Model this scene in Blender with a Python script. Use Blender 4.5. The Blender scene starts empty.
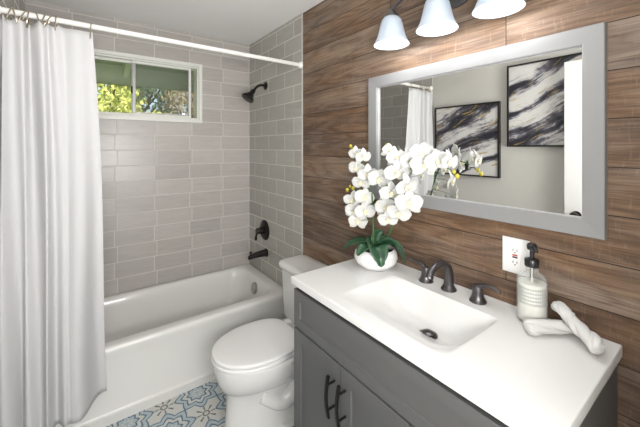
import bpy, bmesh, math, random
from mathutils import Vector, Matrix, Euler
rnd = random.Random(7)
SC = bpy.context.scene
COL = SC.collection
PI = math.pi

# ------------------------------------------------------------------ camera, world, lights, exposure
CAM = Vector((-1.2151, -2.7086, 1.4558))
cd = bpy.data.cameras.new('camera'); cam = bpy.data.objects.new('camera', cd); COL.objects.link(cam)
cam.location = CAM
cam.rotation_euler = (math.radians(90), 0, math.radians(-36.5))
cd.sensor_width = 36; cd.lens = 36 * 319 / 640; cd.shift_y = -66.5 / 640
cd.clip_start = 0.02
SC.camera = cam

w = bpy.data.worlds.new('sky'); SC.world = w; w.use_nodes = True
nt = w.node_tree; bg = nt.nodes['Background']
sky = nt.nodes.new('ShaderNodeTexSky'); sky.sky_type = 'NISHITA'
sky.sun_elevation = math.radians(48); sky.sun_rotation = math.radians(200); sky.sun_disc = False
sky.dust_density = 5
nt.links.new(sky.outputs[0], bg.inputs[0]); bg.inputs[1].default_value = 0.42

def area(name, loc, rot, sx, sy, power, color=(1, 1, 1)):
    l = bpy.data.lights.new(name, 'AREA'); l.shape = 'RECTANGLE'; l.size = sx; l.size_y = sy
    l.energy = power; l.color = color
    o = bpy.data.objects.new(name, l); COL.objects.link(o); o.location = loc; o.rotation_euler = rot
    return o
# two added fill lamps behind the camera: one level, one aimed at the ceiling
area('doorway_fill', (-1.0, -3.05, .98), (math.radians(90), 0, math.radians(-14)), 1.0, 1.5, 15, (1, .985, .97))
area('bounce_fill', (-1.0, -3.0, 1.40), (math.radians(128), 0, math.radians(-14)), 1.0, .6, 46, (1, .99, .98))
sun = bpy.data.lights.new('sun', 'SUN'); sun.energy = 3.0; sun.angle = math.radians(2)
so = bpy.data.objects.new('sun', sun); COL.objects.link(so); so.rotation_euler = (math.radians(38), 0, math.radians(-35))
BULB_W = 2.4

SC.view_settings.view_transform = 'Standard'; SC.view_settings.look = 'None'
SC.view_settings.gamma = 1; SC.view_settings.use_curve_mapping = False
SC.view_settings.exposure = 0.0
try:
    SC.cycles.use_denoising = True
    SC.cycles.max_bounces = 10; SC.cycles.diffuse_bounces = 6; SC.cycles.transparent_max_bounces = 12
    SC.cycles.sample_clamp_indirect = 6
except Exception:
    pass

# ------------------------------------------------------------------ materials
def mat(name, col, rough=.5, metal=0., spec=.5, coat=0., emit=None, estr=0.):
    m = bpy.data.materials.new(name); m.use_nodes = True
    b = m.node_tree.nodes['Principled BSDF']
    b.inputs['Base Color'].default_value = (*col, 1); b.inputs['Roughness'].default_value = rough
    b.inputs['Metallic'].default_value = metal; b.inputs['Specular IOR Level'].default_value = spec
    b.inputs['Coat Weight'].default_value = coat
    if emit: b.inputs['Emission Color'].default_value = (*emit, 1); b.inputs['Emission Strength'].default_value = estr
    return m

class NT:
    """small helper for building node materials"""
    def __init__(s, name):
        s.m = bpy.data.materials.new(name); s.m.use_nodes = True
        s.t = s.m.node_tree; s.b = s.t.nodes['Principled BSDF']; s.out = s.t.nodes['Material Output']
    def n(s, typ, **kw):
        nd = s.t.nodes.new('ShaderNode' + typ)
        for k, v in kw.items(): setattr(nd, k, v)
        return nd
    def put(s, sock, v):
        if isinstance(v, bpy.types.NodeSocket): s.t.links.new(v, sock)
        elif isinstance(v, (tuple, list)): sock.default_value = v if len(v) == len(sock.default_value) else (*v, 1)
        else: sock.default_value = v
    def math(s, op, a, b=0., c=None):
        nd = s.n('Math', operation=op); s.put(nd.inputs[0], a); s.put(nd.inputs[1], b)
        if c is not None: s.put(nd.inputs[2], c)
        return nd.outputs[0]
    def obj(s):
        return s.n('TexCoord').outputs['Object']
    def sep(s, v):
        nd = s.n('SeparateXYZ'); s.put(nd.inputs[0], v); return nd.outputs
    def comb(s, x=0., y=0., z=0.):
        nd = s.n('CombineXYZ'); s.put(nd.inputs[0], x); s.put(nd.inputs[1], y); s.put(nd.inputs[2], z); return nd.outputs[0]
    def noise(s, v, scale=5., detail=2., rough=.5, dist=0., w=None):
        nd = s.n('TexNoise', noise_dimensions='4D' if w is not None else '3D')
        s.put(nd.inputs['Vector'], v); nd.inputs['Scale'].default_value = scale; nd.inputs['Detail'].default_value = detail
        nd.inputs['Roughness'].default_value = rough; nd.inputs['Distortion'].default_value = dist
        if w is not None: s.put(nd.inputs['W'], w)
        return nd.outputs['Fac']
    def ramp(s, f, stops, interp='LINEAR'):
        nd = s.n('ValToRGB'); s.put(nd.inputs[0], f); cr = nd.color_ramp; cr.interpolation = interp
        while len(cr.elements) < len(stops): cr.elements.new(.5)
        for e, (p, c) in zip(cr.elements, stops): e.position = p; e.color = (*c, 1) if len(c) == 3 else c
        return nd.outputs[0]
    def mix(s, f, a, b, blend='MIX'):
        nd = s.n('MixRGB', blend_type=blend); s.put(nd.inputs[0], f); s.put(nd.inputs[1], a); s.put(nd.inputs[2], b); return nd.outputs[0]
    def bump(s, h, strength=.3, dist=.002):
        nd = s.n('Bump'); s.put(nd.inputs['Height'], h); nd.inputs['Strength'].default_value = strength
        nd.inputs['Distance'].default_value = dist; s.put(s.b.inputs['Normal'], nd.outputs[0]); return nd
    def set(s, **kw):
        for k, v in kw.items(): s.put(s.b.inputs[k.replace('_', ' ')], v)
        return s.m

def tile_material(name, axis, xoff, row_offset, c1, c2):
    t = NT(name); x, y, z = t.sep(t.obj())
    h = x if axis == 'x' else y
    v = t.comb(t.math('ADD', h, xoff), t.math('ADD', z, 12 * .1155 - 1.4325), 0.)
    br = t.n('TexBrick', offset=row_offset, offset_frequency=2, squash=1.)
    t.put(br.inputs['Vector'], v); br.inputs['Scale'].default_value = 1
    t.put(br.inputs['Color1'], (0, 0, 0, 1)); t.put(br.inputs['Color2'], (1, 1, 1, 1)); t.put(br.inputs['Mortar'], (.5, .5, .5, 1))
    br.inputs['Mortar Size'].default_value = .0034; br.inputs['Mortar Smooth'].default_value = .25
    br.inputs['Brick Width'].default_value = .257; br.inputs['Row Height'].default_value = .1155
    hazy = t.noise(t.comb(t.math('MULTIPLY', h, 5.), t.math('MULTIPLY', z, 34.), t.math('MULTIPLY', br.outputs['Color'], 20.)), 1.5, 5, .68, .5)
    tone = t.mix(.72, br.outputs['Color'], hazy)
    base = t.ramp(tone, [(.2, c1), (.8, c2)])
    col = t.mix(br.outputs['Fac'], base, (.62, .60, .555, 1))
    wav = t.noise(t.obj(), 14., 2, .5)
    hgt = t.math('ADD', t.math('MULTIPLY', t.math('SUBTRACT', 1., br.outputs['Fac']), 1.), t.math('MULTIPLY', wav, .9))
    t.bump(hgt, .55, .0022)
    return t.set(Base_Color=col, Roughness=t.math('ADD', .30 if axis == 'x' else .17, t.math('MULTIPLY', br.outputs['Fac'], .5)))

def wood_material():
    t = NT('rough_sawn_wood_planks'); x, y, z = t.sep(t.obj())
    v = t.comb(t.math('ADD', y, 10.35), t.math('ADD', z, .139 * 10 - 1.12), 0.)
    br = t.n('TexBrick', offset=.37, offset_frequency=3, squash=1.)
    t.put(br.inputs['Vector'], v); br.inputs['Scale'].default_value = 1
    t.put(br.inputs['Color1'], (0, 0, 0, 1)); t.put(br.inputs['Color2'], (1, 1, 1, 1)); t.put(br.inputs['Mortar'], (.5, .5, .5, 1))
    br.inputs['Mortar Size'].default_value = .0014; br.inputs['Mortar Smooth'].default_value = .1
    br.inputs['Brick Width'].default_value = 1.45; br.inputs['Row Height'].default_value = .139
    tint = br.outputs['Color']; W = t.math('MULTIPLY', tint, 60.)
    # cathedral grain: rings of a warped field
    fld = t.noise(t.comb(t.math('MULTIPLY', y, 1.1), t.math('MULTIPLY', z, 9.), 0.), 1., 2, .5, .25, W)
    rings = t.math('ABSOLUTE', t.math('SINE', t.math('MULTIPLY', fld, 34.)))
    fine = t.noise(t.comb(t.math('MULTIPLY', y, 7.), t.math('MULTIPLY', z, 210.), 0.), 1., 4, .65, .3, W)
    blot = t.noise(t.comb(t.math('MULTIPLY', y, 2.2), t.math('MULTIPLY', z, 11.), 0.), 1., 4, .6, .6, W)
    saw = t.noise(t.comb(t.math('MULTIPLY', y, 95.), t.math('MULTIPLY', z, 16.), 0.), 1., 3, .7, .2, W)
    g = t.math('ADD', t.math('MULTIPLY', rings, .13), t.math('MULTIPLY', fine, .62))
    g = t.math('ADD', g, t.math('MULTIPLY', blot, .55))
    g = t.math('ADD', g, t.math('MULTIPLY', t.math('SUBTRACT', tint, .5), .20))
    base = t.ramp(g, [(.34, (.046, .026, .016)), (.58, (.115, .064, .034)), (.74, (.190, .112, .062)), (.95, (.30, .195, .12))])
    grey = t.ramp(g, [(.34, (.055, .040, .032)), (.62, (.132, .099, .079)), (.92, (.29, .235, .19))])
    gm = t.ramp(t.noise(t.comb(t.math('MULTIPLY', y, 1.3), t.math('MULTIPLY', z, 6.), 3.), 1., 3, .6, .4, W), [(.34, (0, 0, 0)), (.62, (1, 1, 1))])
    gm = t.math('MULTIPLY', gm, t.math('ADD', .62, t.math('MULTIPLY', tint, .38)))
    col = t.mix(t.math('MULTIPLY', gm, .95), base, grey)
    worn = t.ramp(saw, [(.56, (0, 0, 0)), (.74, (1, 1, 1))])
    col = t.mix(t.math('MULTIPLY', worn, .16), col, (.46, .38, .32, 1))
    # knots
    vo = t.n('TexVoronoi', feature='F1', distance='EUCLIDEAN'); vo.inputs['Scale'].default_value = 1.
    t.put(vo.inputs['Vector'], t.comb(t.math('MULTIPLY', y, 2.6), t.math('MULTIPLY', z, 4.4), t.math('MULTIPLY', tint, 9.)))
    kn = t.ramp(vo.outputs['Distance'], [(.035, (1, 1, 1)), (.085, (0, 0, 0))])
    col = t.mix(t.math('MULTIPLY', kn, .8), col, (.055, .034, .026, 1))
    col = t.mix(br.outputs['Fac'], col, (.012, .008, .006, 1))
    hgt = t.math('SUBTRACT', t.math('ADD', t.math('MULTIPLY', fine, .5), t.math('MULTIPLY', saw, .35)), t.math('MULTIPLY', br.outputs['Fac'], 2.2))
    t.bump(hgt, .6, .003)
    return t.set(Base_Color=col, Roughness=.62, Specular_IOR_Level=.3)

def floor_material():
    t = NT('patterned_encaustic_floor'); x, y, z = t.sep(t.obj())
    S = .178; D = S * math.sqrt(2)
    X = t.math('SUBTRACT', x, -.677); Y = t.math('SUBTRACT', y, -.757)
    def cell(dx):
        a = t.math('SUBTRACT', X, dx)
        u = t.math('DIVIDE', t.math('ADD', a, Y), math.sqrt(2) * D); v = t.math('DIVIDE', t.math('SUBTRACT', a, Y), math.sqrt(2) * D)
        u = t.math('SUBTRACT', t.math('FRACT', t.math('ADD', u, 100.5)), .5); v = t.math('SUBTRACT', t.math('FRACT', t.math('ADD', v, 100.5)), .5)
        r = t.math('MULTIPLY', t.math('SQRT', t.math('ADD', t.math('MULTIPLY', u, u), t.math('MULTIPLY', v, v))), D)
        th = t.math('DIVIDE', t.math('ARCTAN2', v, u), 2 * PI)
        return r, th
    def tri(th, k, ph=0.):
        return t.math('ABSOLUTE', t.math('SUBTRACT', t.math('MULTIPLY', t.math('FRACT', t.math('ADD', t.math('MULTIPLY', th, k), 10 + ph)), 2.), 1.))
    def band(q, c, hw):
        return t.math('LESS_THAN', t.math('ABSOLUTE', t.math('SUBTRACT', q, c)), hw)
    r, th = cell(0.)
    zig = tri(th, 8.)
    q = t.math('DIVIDE', r, t.math('ADD', .090, t.math('MULTIPLY', zig, .034)))
    rf, tf = cell(S)
    white = (.60, .61, .58, 1); pale = (.43, .50, .54, 1); blue = (.095, .165, .235, 1); grey = (.17, .16, .145, 1)
    col = t.mix(t.math('LESS_THAN', q, 1.), white, pale)
    col = t.mix(band(q, 1., .042), col, blue)
    col = t.mix(t.math('LESS_THAN', q, .74), col, white)
    col = t.mix(band(q, .72, .045), col, blue)
    col = t.mix(t.math('LESS_THAN', q, .46), col, pale)
    col = t.mix(band(q, .45, .045), col, blue)
    col = t.mix(t.math('MULTIPLY', band(r, .020, .008), t.math('GREATER_THAN', tri(th, 8., .5), .45)), col, white)
    # flowers between the stars
    pet = t.math('MULTIPLY', band(rf, .040, .016), t.math('GREATER_THAN', tri(tf, 8.), .72))
    pet2 = t.math('MULTIPLY', band(rf, .082, .014), t.math('GREATER_THAN', tri(tf, 4., .5), .86))
    pet3 = t.math('MULTIPLY', band(rf, .085, .006), t.math('GREATER_THAN', tri(tf, 4., .5), .72))
    ring = band(rf, .016, .004)
    allp = t.math('MAXIMUM', t.math('MAXIMUM', pet, pet2), t.math('MAXIMUM', ring, pet3))
    allp = t.math('MULTIPLY', allp, t.math('GREATER_THAN', q, 1.07))
    col = t.mix(allp, col, grey)
    jx = t.math('ABSOLUTE', t.math('SUBTRACT', t.math('FRACT', t.math('ADD', t.math('DIVIDE', X, S), 100.5)), .5))
    jy = t.math('ABSOLUTE', t.math('SUBTRACT', t.math('FRACT', t.math('ADD', t.math('DIVIDE', Y, S), 100.5)), .5))
    j = t.math('LESS_THAN', t.math('MINIMUM', jx, jy), .006)
    col = t.mix(t.math('MULTIPLY', j, .45), col, (.25, .26, .26, 1))
    return t.set(Base_Color=col, Roughness=.35)

def art_material(name, seed, gold, bands):
    """abstract brush strokes; bands = list of (centre across the stroke direction, half width)"""
    t = NT(name); x, y, z = t.sep(t.obj())
    ca, sa = math.cos(.46), math.sin(.46)
    a = t.math('SUBTRACT', t.math('MULTIPLY', z, sa), t.math('MULTIPLY', y, ca))     # along the strokes
    c = t.math('ADD', t.math('MULTIPLY', z, ca), t.math('MULTIPLY', y, sa))          # across
    wob = t.noise(t.comb(t.math('MULTIPLY', a, 2.2), t.math('MULTIPLY', c, 2.2), seed), 1., 2, .5)
    c2 = t.math('ADD', c, t.math('MULTIPLY', t.math('SUBTRACT', wob, .5), .18))
    st = t.noise(t.comb(t.math('MULTIPLY', a, 3.), t.math('MULTIPLY', c2, 26.), seed + 4.), 1., 6, .72, .1)
    m = None
    for cc, hw in bands:
        d = t.math('SUBTRACT', 1., t.math('DIVIDE', t.math('ABSOLUTE', t.math('SUBTRACT', c2, cc)), hw))
        m = d if m is None else t.math('MAXIMUM', m, d)
    dark = t.math('ADD', t.math('MULTIPLY', t.math('MAXIMUM', m, -.35), .55), t.math('MULTIPLY', t.math('SUBTRACT', st, .5), 1.7))
    pt = t.noise(t.comb(t.math('MULTIPLY', a, 5.), t.math('MULTIPLY', c2, 9.), seed + 14.), 1., 4, .6, .2)
    dark = t.math('ADD', dark, t.math('MULTIPLY', t.math('SUBTRACT', pt, .5), 1.5))
    col = t.ramp(dark, [(.04, (.66, .65, .63)), (.22, (.40, .39, .40)), (.32, (.11, .105, .125)), (.55, (.020, .020, .030))])
    gn = t.noise(t.comb(t.math('MULTIPLY', a, 6.), t.math('MULTIPLY', c2, 40.), seed + 9.), 1., 4, .6, .3)
    gm = t.math('MULTIPLY', t.ramp(gn, [(.60, (0, 0, 0)), (.66, (1, 1, 1))]), t.math('GREATER_THAN', m, -1.2))
    col = t.mix(t.math('MULTIPLY', gm, gold), col, (.45, .33, .11, 1))
    return t.set(Base_Color=col, Roughness=.55)

def leaf_material(name, c1, c2, trans=.0, rough=.35, scale=20):
    t = NT(name)
    f = t.noise(t.obj(), scale, 3, .6)
    return t.set(Base_Color=t.ramp(f, [(.3, c1), (.7, c2)]), Roughness=rough, Transmission_Weight=0.)

def translucent_cloth(name, col, amount, rough=.9, scale=0, bump=0., dist=.001):
    t = NT(name); t.set(Base_Color=(*col, 1), Roughness=rough, Specular_IOR_Level=.15)
    if scale:
        t.bump(t.noise(t.obj(), scale, 3, .6), bump, dist)
    tr = t.n('BsdfTranslucent'); tr.inputs[0].default_value = (*col, 1)
    mx = t.n('MixShader'); mx.inputs[0].default_value = amount
    t.t.links.new(t.b.outputs[0], mx.inputs[1]); t.t.links.new(tr.outputs[0], mx.inputs[2]); t.t.links.new(mx.outputs[0], t.out.inputs[0])
    return t.m

def pane_material(name):
    t = NT(name)
    tr = t.n('BsdfTransparent'); gl = t.n('BsdfGlossy'); gl.inputs['Roughness'].default_value = .02
    tr.inputs[0].default_value = (.94, .96, .95, 1)
    fr = t.n('Fresnel'); fr.inputs[0].default_value = 1.35
    mx = t.n('MixShader'); t.t.links.new(fr.outputs[0], mx.inputs[0]); t.t.links.new(tr.outputs[0], mx.inputs[1]); t.t.links.new(gl.outputs[0], mx.inputs[2])
    t.t.links.new(mx.outputs[0], t.out.inputs[0]); return t.m

def bottle_material(name):
    t = NT(name)
    tr = t.n('BsdfTransparent'); tr.inputs[0].default_value = (.95, .955, .95, 1)
    x, y, z = t.sep(t.obj())
    wv = t.math('ADD', t.math('MULTIPLY', t.math('SINE', t.math('MULTIPLY', z, 560.)), .6), t.math('MULTIPLY', t.math('SINE', t.math('MULTIPLY', t.math('ARCTAN2', t.math('ADD', x, .064), t.math('ADD', y, 2.292)), 40.)), .5))
    band = t.math('MULTIPLY', t.math('GREATER_THAN', z, .962), t.math('LESS_THAN', z, 1.018))
    h = t.math('MULTIPLY', wv, band)
    bp = t.bump(h, .9, .002)
    t.set(Base_Color=(.80, .82, .80, 1), Roughness=.10)
    fr = t.n('LayerWeight'); fr.inputs[0].default_value = .30; t.t.links.new(bp.outputs[0], fr.inputs['Normal'])
    f = t.math('ADD', t.math('MULTIPLY', fr.outputs['Facing'], .55), t.math('MULTIPLY', t.math('MULTIPLY', t.math('GREATER_THAN', h, .1), band), .22))
    mx = t.n('MixShader'); t.put(mx.inputs[0], f)
    t.t.links.new(tr.outputs[0], mx.inputs[1]); t.t.links.new(t.b.outputs[0], mx.inputs[2]); t.t.links.new(mx.outputs[0], t.out.inputs[0])
    return t.m

def screen_material(name):
    t = NT(name); t.set(Base_Color=(.30, .31, .31, 1), Roughness=.7)
    tr = t.n('BsdfTransparent'); mx = t.n('MixShader'); mx.inputs[0].default_value = .16
    t.t.links.new(tr.outputs[0], mx.inputs[1]); t.t.links.new(t.b.outputs[0], mx.inputs[2]); t.t.links.new(mx.outputs[0], t.out.inputs[0]); return t.m

def fabric(name, col, scale, strength, dist):
    t = NT(name); t.set(Base_Color=(*col, 1), Roughness=.95, Specular_IOR_Level=.1)
    t.bump(t.noise(t.obj(), scale, 3, .6), strength, dist); return t.m

def painted(name, col, rough=.5, bump=.06, scale=260):
    t = NT(name); t.set(Base_Color=(*col, 1), Roughness=rough)
    t.bump(t.noise(t.obj(), scale, 2, .5), bump, .001); return t.m

def shade_material():
    t = NT('frosted_lamp_glass')
    t.set(Base_Color=(.34, .39, .45, 1), Roughness=.35, Emission_Color=(.86, .93, 1, 1), Emission_Strength=.10)
    tr = t.n('BsdfTranslucent'); tr.inputs[0].default_value = (.90, .94, 1, 1)
    mx = t.n('MixShader'); mx.inputs[0].default_value = .035
    t.t.links.new(t.b.outputs[0], mx.inputs[1]); t.t.links.new(tr.outputs[0], mx.inputs[2])
    tp = t.n('BsdfTransparent'); m2 = t.n('MixShader'); m2.inputs[0].default_value = .11
    t.t.links.new(mx.outputs[0], m2.inputs[1]); t.t.links.new(tp.outputs[0], m2.inputs[2]); t.t.links.new(m2.outputs[0], t.out.inputs[0])
    return t.m

M = dict(
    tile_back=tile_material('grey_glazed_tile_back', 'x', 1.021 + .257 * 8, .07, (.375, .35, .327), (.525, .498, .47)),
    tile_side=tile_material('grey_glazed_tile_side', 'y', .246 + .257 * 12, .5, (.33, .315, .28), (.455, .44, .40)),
    wood=wood_material(), floor=floor_material(),
    ceiling=painted('ceiling_paint', (.82, .82, .815), .7), wall=painted('greige_wall_paint', (.60, .585, .545), .6),
    white_trim=mat('white_trim_paint', (.70, .70, .685), .4), vinyl=mat('white_vinyl', (.74, .75, .70), .35),
    porcelain=mat('glazed_porcelain', (.74, .735, .72), .08, coat=.3), acrylic=mat('white_tub_enamel', (.74, .735, .71), .14, coat=.2),
    top=mat('white_cultured_marble', (.69, .69, .68), .22), grey_cab=painted('charcoal_cabinet_paint', (.108, .108, .106), .42, .02),
    dark_gap=mat('dark_gap_shade_and_kick', (.02, .02, .02), .8), black=mat('matte_black_metal', (.018, .018, .018), .42, .6),  # near-black for the painted gap shade and the toe kick
    bronze=mat('oil_rubbed_bronze', (.115, .108, .112), .30, .85), dbronze=mat('dark_bronze', (.022, .018, .017), .36, .6),
    chrome=mat('chrome', (.75, .75, .76), .12, 1.), brass=mat('aged_brass', (.42, .36, .27), .3, 1.),
    rod=mat('white_enamel_rod', (.80, .79, .76), .3), frame=mat('silver_grey_frame', (.235, .235, .235), .45, .1),
    mirror=mat('mirror_silver', (.93, .94, .93), .0, 1.), plastic=mat('white_plastic', (.80, .80, .79), .3),
    red=mat('red_button', (.45, .06, .04), .4), slot=mat('dark_slot', (.02, .02, .02), .6),
    curtain=translucent_cloth('white_waffle_curtain', (.79, .79, .795), .34, .9, 500, .15, .0006),
    towel=fabric('white_terry', (.64, .635, .62), 420, .9, .003),
    pot=mat('matte_white_ceramic', (.80, .80, .79), .35), soil=fabric('dark_moss', (.05, .045, .03), 90, 1., .006),
    oleaf=leaf_material('orchid_leaf_green', (.012, .045, .022), (.035, .10, .045), rough=.3, scale=30),
    stem=mat('orchid_stem_green', (.06, .15, .045), .45), bud=mat('yellow_green_bud', (.50, .42, .05), .5),
    petal=translucent_cloth('white_orchid_petal', (.68, .68, .66), .22, .6), lip=mat('pale_yellow_lip', (.82, .76, .52), .5),
    shade=shade_material(), bulb=mat('lit_bulb', (1, 1, 1), .5, emit=(1, .97, .93), estr=7.),
    pane=pane_material('window_glass'), bottle=bottle_material('clear_bottle_glass'), screen=screen_material('insect_screen_mesh'),
    soap=mat('milky_soap', (.80, .79, .75), .3), blackplastic=mat('black_pump_plastic', (.015, .015, .016), .28),
    art1=art_material('brushstroke_canvas', 1.3, .8, [(.16, .12), (-.05, .10), (-.25, .04)]),
    art2=art_material('brushstroke_canvas_bold', 5.7, .7, [(.25, .07), (-.13, .14), (.08, .05)]),
    artframe=mat('thin_black_frame', (.012, .012, .012), .4),
    eave=mat('green_painted_eave', (.40, .46, .25), .7), rafter=mat('pale_green_rafter', (.66, .70, .46), .7),
    grass=leaf_material('lawn', (.06, .10, .02), (.14, .19, .05), rough=.9, scale=4),
    bark=fabric('bark', (.09, .06, .04), 30, 1., .02), alum=mat('aluminium_sash', (.35, .35, .34), .4, .7),
    leafA=leaf_material('yellow_green_leaves', (.28, .34, .06), (.62, .62, .18), rough=.6, scale=3),
    leafB=leaf_material('dusky_green_leaves', (.09, .15, .06), (.32, .36, .17), rough=.6, scale=3),
    leafC=leaf_material('rusty_branches', (.22, .16, .09), (.50, .42, .24), rough=.7, scale=3),
)

# ------------------------------------------------------------------ mesh helpers
def box(bm, x0, x1, y0, y1, z0, z1):
    g = bmesh.ops.create_cube(bm, size=1)['verts']
    for v in g:
        v.co = Vector((x0 + (v.co.x + .5) * (x1 - x0), y0 + (v.co.y + .5) * (y1 - y0), z0 + (v.co.z + .5) * (z1 - z0)))
    return g
def loft(bm, rings, cap0=True, cap1=True, closed=True):
    R = [[bm.verts.new(p) for p in r] for r in rings]
    n = len(R[0])
    for a, b in zip(R, R[1:]):
        for i in range(n if closed else n - 1):
            j = (i + 1) % n
            bm.faces.new((a[i], a[j], b[j], b[i]))
    if cap0: bm.faces.new(R[0][::-1])
    if cap1: bm.faces.new(R[-1])
    return R
def catmull(pts, k=6):
    pts = [Vector(p) for p in pts]; P = [pts[0] * 2 - pts[1]] + pts + [pts[-1] * 2 - pts[-2]]; out = []
    for i in range(1, len(P) - 2):
        for s in range(k):
            u = s / k; a, b, c, d = P[i - 1], P[i], P[i + 1], P[i + 2]
            out.append(.5 * (2 * b + (c - a) * u + (2 * a - 5 * b + 4 * c - d) * u * u + (3 * b - a - 3 * c + d) * u ** 3))
    out.append(pts[-1]); return out
def tube(bm, pts, r, n=12, cap=True, closed=False, squash=1., up0=None):
    pts = [Vector(p) for p in pts]; m = len(pts)
    rr = r if isinstance(r, (list, tuple)) else [r] * m
    rings = []; prev = up0
    for i, p in enumerate(pts):
        if closed: d = pts[(i + 1) % m] - pts[i - 1]
        else: d = pts[min(i + 1, m - 1)] - pts[max(i - 1, 0)]
        d.normalize()
        if prev is None:
            prev = Vector((0, 0, 1)) if abs(d.z) < .9 else Vector((1, 0, 0))
        s = d.cross(prev); s.normalize(); u = s.cross(d); u.normalize(); prev = u
        rings.append([p + (s * math.cos(2 * PI * k / n) + u * math.sin(2 * PI * k / n) * squash) * rr[i] for k in range(n)])
    if closed:
        rings.append(rings[0]); R = [[bm.verts.new(q) for q in r_] for r_ in rings[:-1]]; R.append(R[0])
        for a, b in zip(R, R[1:]):
            for i in range(n): bm.faces.new((a[i], a[(i + 1) % n], b[(i + 1) % n], b[i]))
    else: loft(bm, rings, cap, cap)
def lathe(bm, prof, c, axis='z', n=32, cap0=True, cap1=True):
    c = Vector(c); rings = []
    for r, h in prof:
        ring = []
        for k in range(n):
            a = 2 * PI * k / n; u, v = r * math.cos(a), r * math.sin(a)
            ring.append(c + (Vector((u, v, h)) if axis == 'z' else Vector((-h, u, v)) if axis == 'x' else Vector((u, h, v))))
        rings.append(ring)
    loft(bm, rings, cap0, cap1)
def rrect(x0, x1, y0, y1, z, r, k=6):
    out = []
    for cx, cy, a0 in ((x1 - r, y1 - r, 0), (x0 + r, y1 - r, PI / 2), (x0 + r, y0 + r, PI), (x1 - r, y0 + r, 1.5 * PI)):
        for i in range(k + 1):
            a = a0 + PI / 2 * i / k; out.append(Vector((cx + r * math.cos(a), cy + r * math.sin(a), z)))
    return out
def obj(name, bm, m, parent=None, smooth=True, bevel=0., seg=2, ang=38, solid=0., sub=0):
    bmesh.ops.recalc_face_normals(bm, faces=bm.faces)
    me = bpy.data.meshes.new(name); bm.to_mesh(me); bm.free()
    for mm in (m if isinstance(m, (list, tuple)) else [m]): me.materials.append(mm)
    if smooth:
        me.polygons.foreach_set('use_smooth', [True] * len(me.polygons)); me.set_sharp_from_angle(angle=math.radians(ang))
    o = bpy.data.objects.new(name, me); COL.objects.link(o)
    if parent:
        o.parent = parent
        if parent.parent is None and parent.type == 'EMPTY': o.matrix_parent_inverse = Matrix.Translation(-parent.location)
    if solid:
        s = o.modifiers.new('solid', 'SOLIDIFY'); s.thickness = solid; s.offset = 0
    if sub:
        s = o.modifiers.new('sub', 'SUBSURF'); s.levels = sub; s.render_levels = sub
    if bevel:
        b = o.modifiers.new('bevel', 'BEVEL'); b.width = bevel; b.segments = seg; b.limit_method = 'ANGLE'; b.angle_limit = math.radians(40); b.harden_normals = True
    return o
def NB(): return bmesh.new()
def boxobj(name, dims, m, parent=None, bevel=0.):
    bm = NB(); box(bm, *dims); return obj(name, bm, m, parent, bevel=bevel)
def tag(o, label, cat, group=None):
    o['label'] = label; o['category'] = cat
    if group: o['group'] = group
    return o
def thing(name, label, cat, loc, group=None):
    o = bpy.data.objects.new(name, None); COL.objects.link(o); o.location = loc; o.empty_display_size = .05
    return tag(o, label, cat, group)
def struct(o, label=None):
    o['kind'] = 'structure'
    if label: o['label'] = label
    return o
def dup(o, parent=None):
    c = o.copy(); COL.objects.link(c); c.parent = parent
    for ch in list(o.children): dup(ch, c)
    return c

# ------------------------------------------------------------------ room shell
RX0, RY0, H = -1.52, -2.76, 2.38
WX0, WX1, WZ0, WZ1 = -1.385, -.455, 1.680, 2.110        # window opening
bm = NB(); box(bm, -1.64, .12, -3.9, .12, -.1, 0); struct(obj('floor', bm, M['floor']))
bm = NB(); box(bm, -1.64, .12, -3.9, .12, H, H + .1); struct(obj('ceiling', bm, M['ceiling']))
bm = NB()
box(bm, -1.52, WX0, 0, .12, 0, H); box(bm, WX1, 0, 0, .12, 0, H); box(bm, WX0, WX1, 0, .12, 0, WZ0); box(bm, WX0, WX1, 0, .12, WZ1, H)
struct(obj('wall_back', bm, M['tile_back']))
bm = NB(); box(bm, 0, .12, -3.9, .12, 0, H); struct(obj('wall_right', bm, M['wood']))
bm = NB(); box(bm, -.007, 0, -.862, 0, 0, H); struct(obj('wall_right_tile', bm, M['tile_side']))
bm = NB(); box(bm, -.009, 0, -.869, -.862, 0, H); struct(obj('trim_1', bm, mat('tile_edge_trim', (.46, .45, .41), .35)))
bm = NB(); box(bm, -1.64, -1.52, -3.9, .12, 0, H); struct(obj('wall_left', bm, M['wall']))
bm = NB(); box(bm, -1.52, -1.513, -.875, 0, 0, H); struct(obj('wall_left_tile', bm, tile_material('grey_glazed_tile_left_lightened', 'y', .246 + .257 * 12, .5, (.40, .38, .355), (.53, .51, .48))))  # same tile, colour lightened in place of light missing on this wall
bm = NB(); box(bm, -.62, 0, -2.88, RY0, 0, H); box(bm, -1.52, -1.46, -2.88, RY0, 0, H); box(bm, -1.46, -.62, -2.88, RY0, 2.06, H)
struct(obj('wall_front', bm, M['wall']))
bm = NB(); box(bm, -1.64, .12, -4.0, -3.9, 0, H); struct(obj('wall_hall', bm, M['wall']))
bm = NB(); box(bm, -1.52, -1.505, -1.93, -.88, 0, .11); struct(obj('baseboard_left', bm, M['white_trim'], bevel=.004))
bm = NB(); box(bm, -.62, -.56, RY0, RY0 + .016, 0, 2.12); box(bm, -1.52, -.56, RY0, RY0 + .016, 2.06, 2.12)
struct(obj('trim_2', bm, M['white_trim'], bevel=.003))

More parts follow.
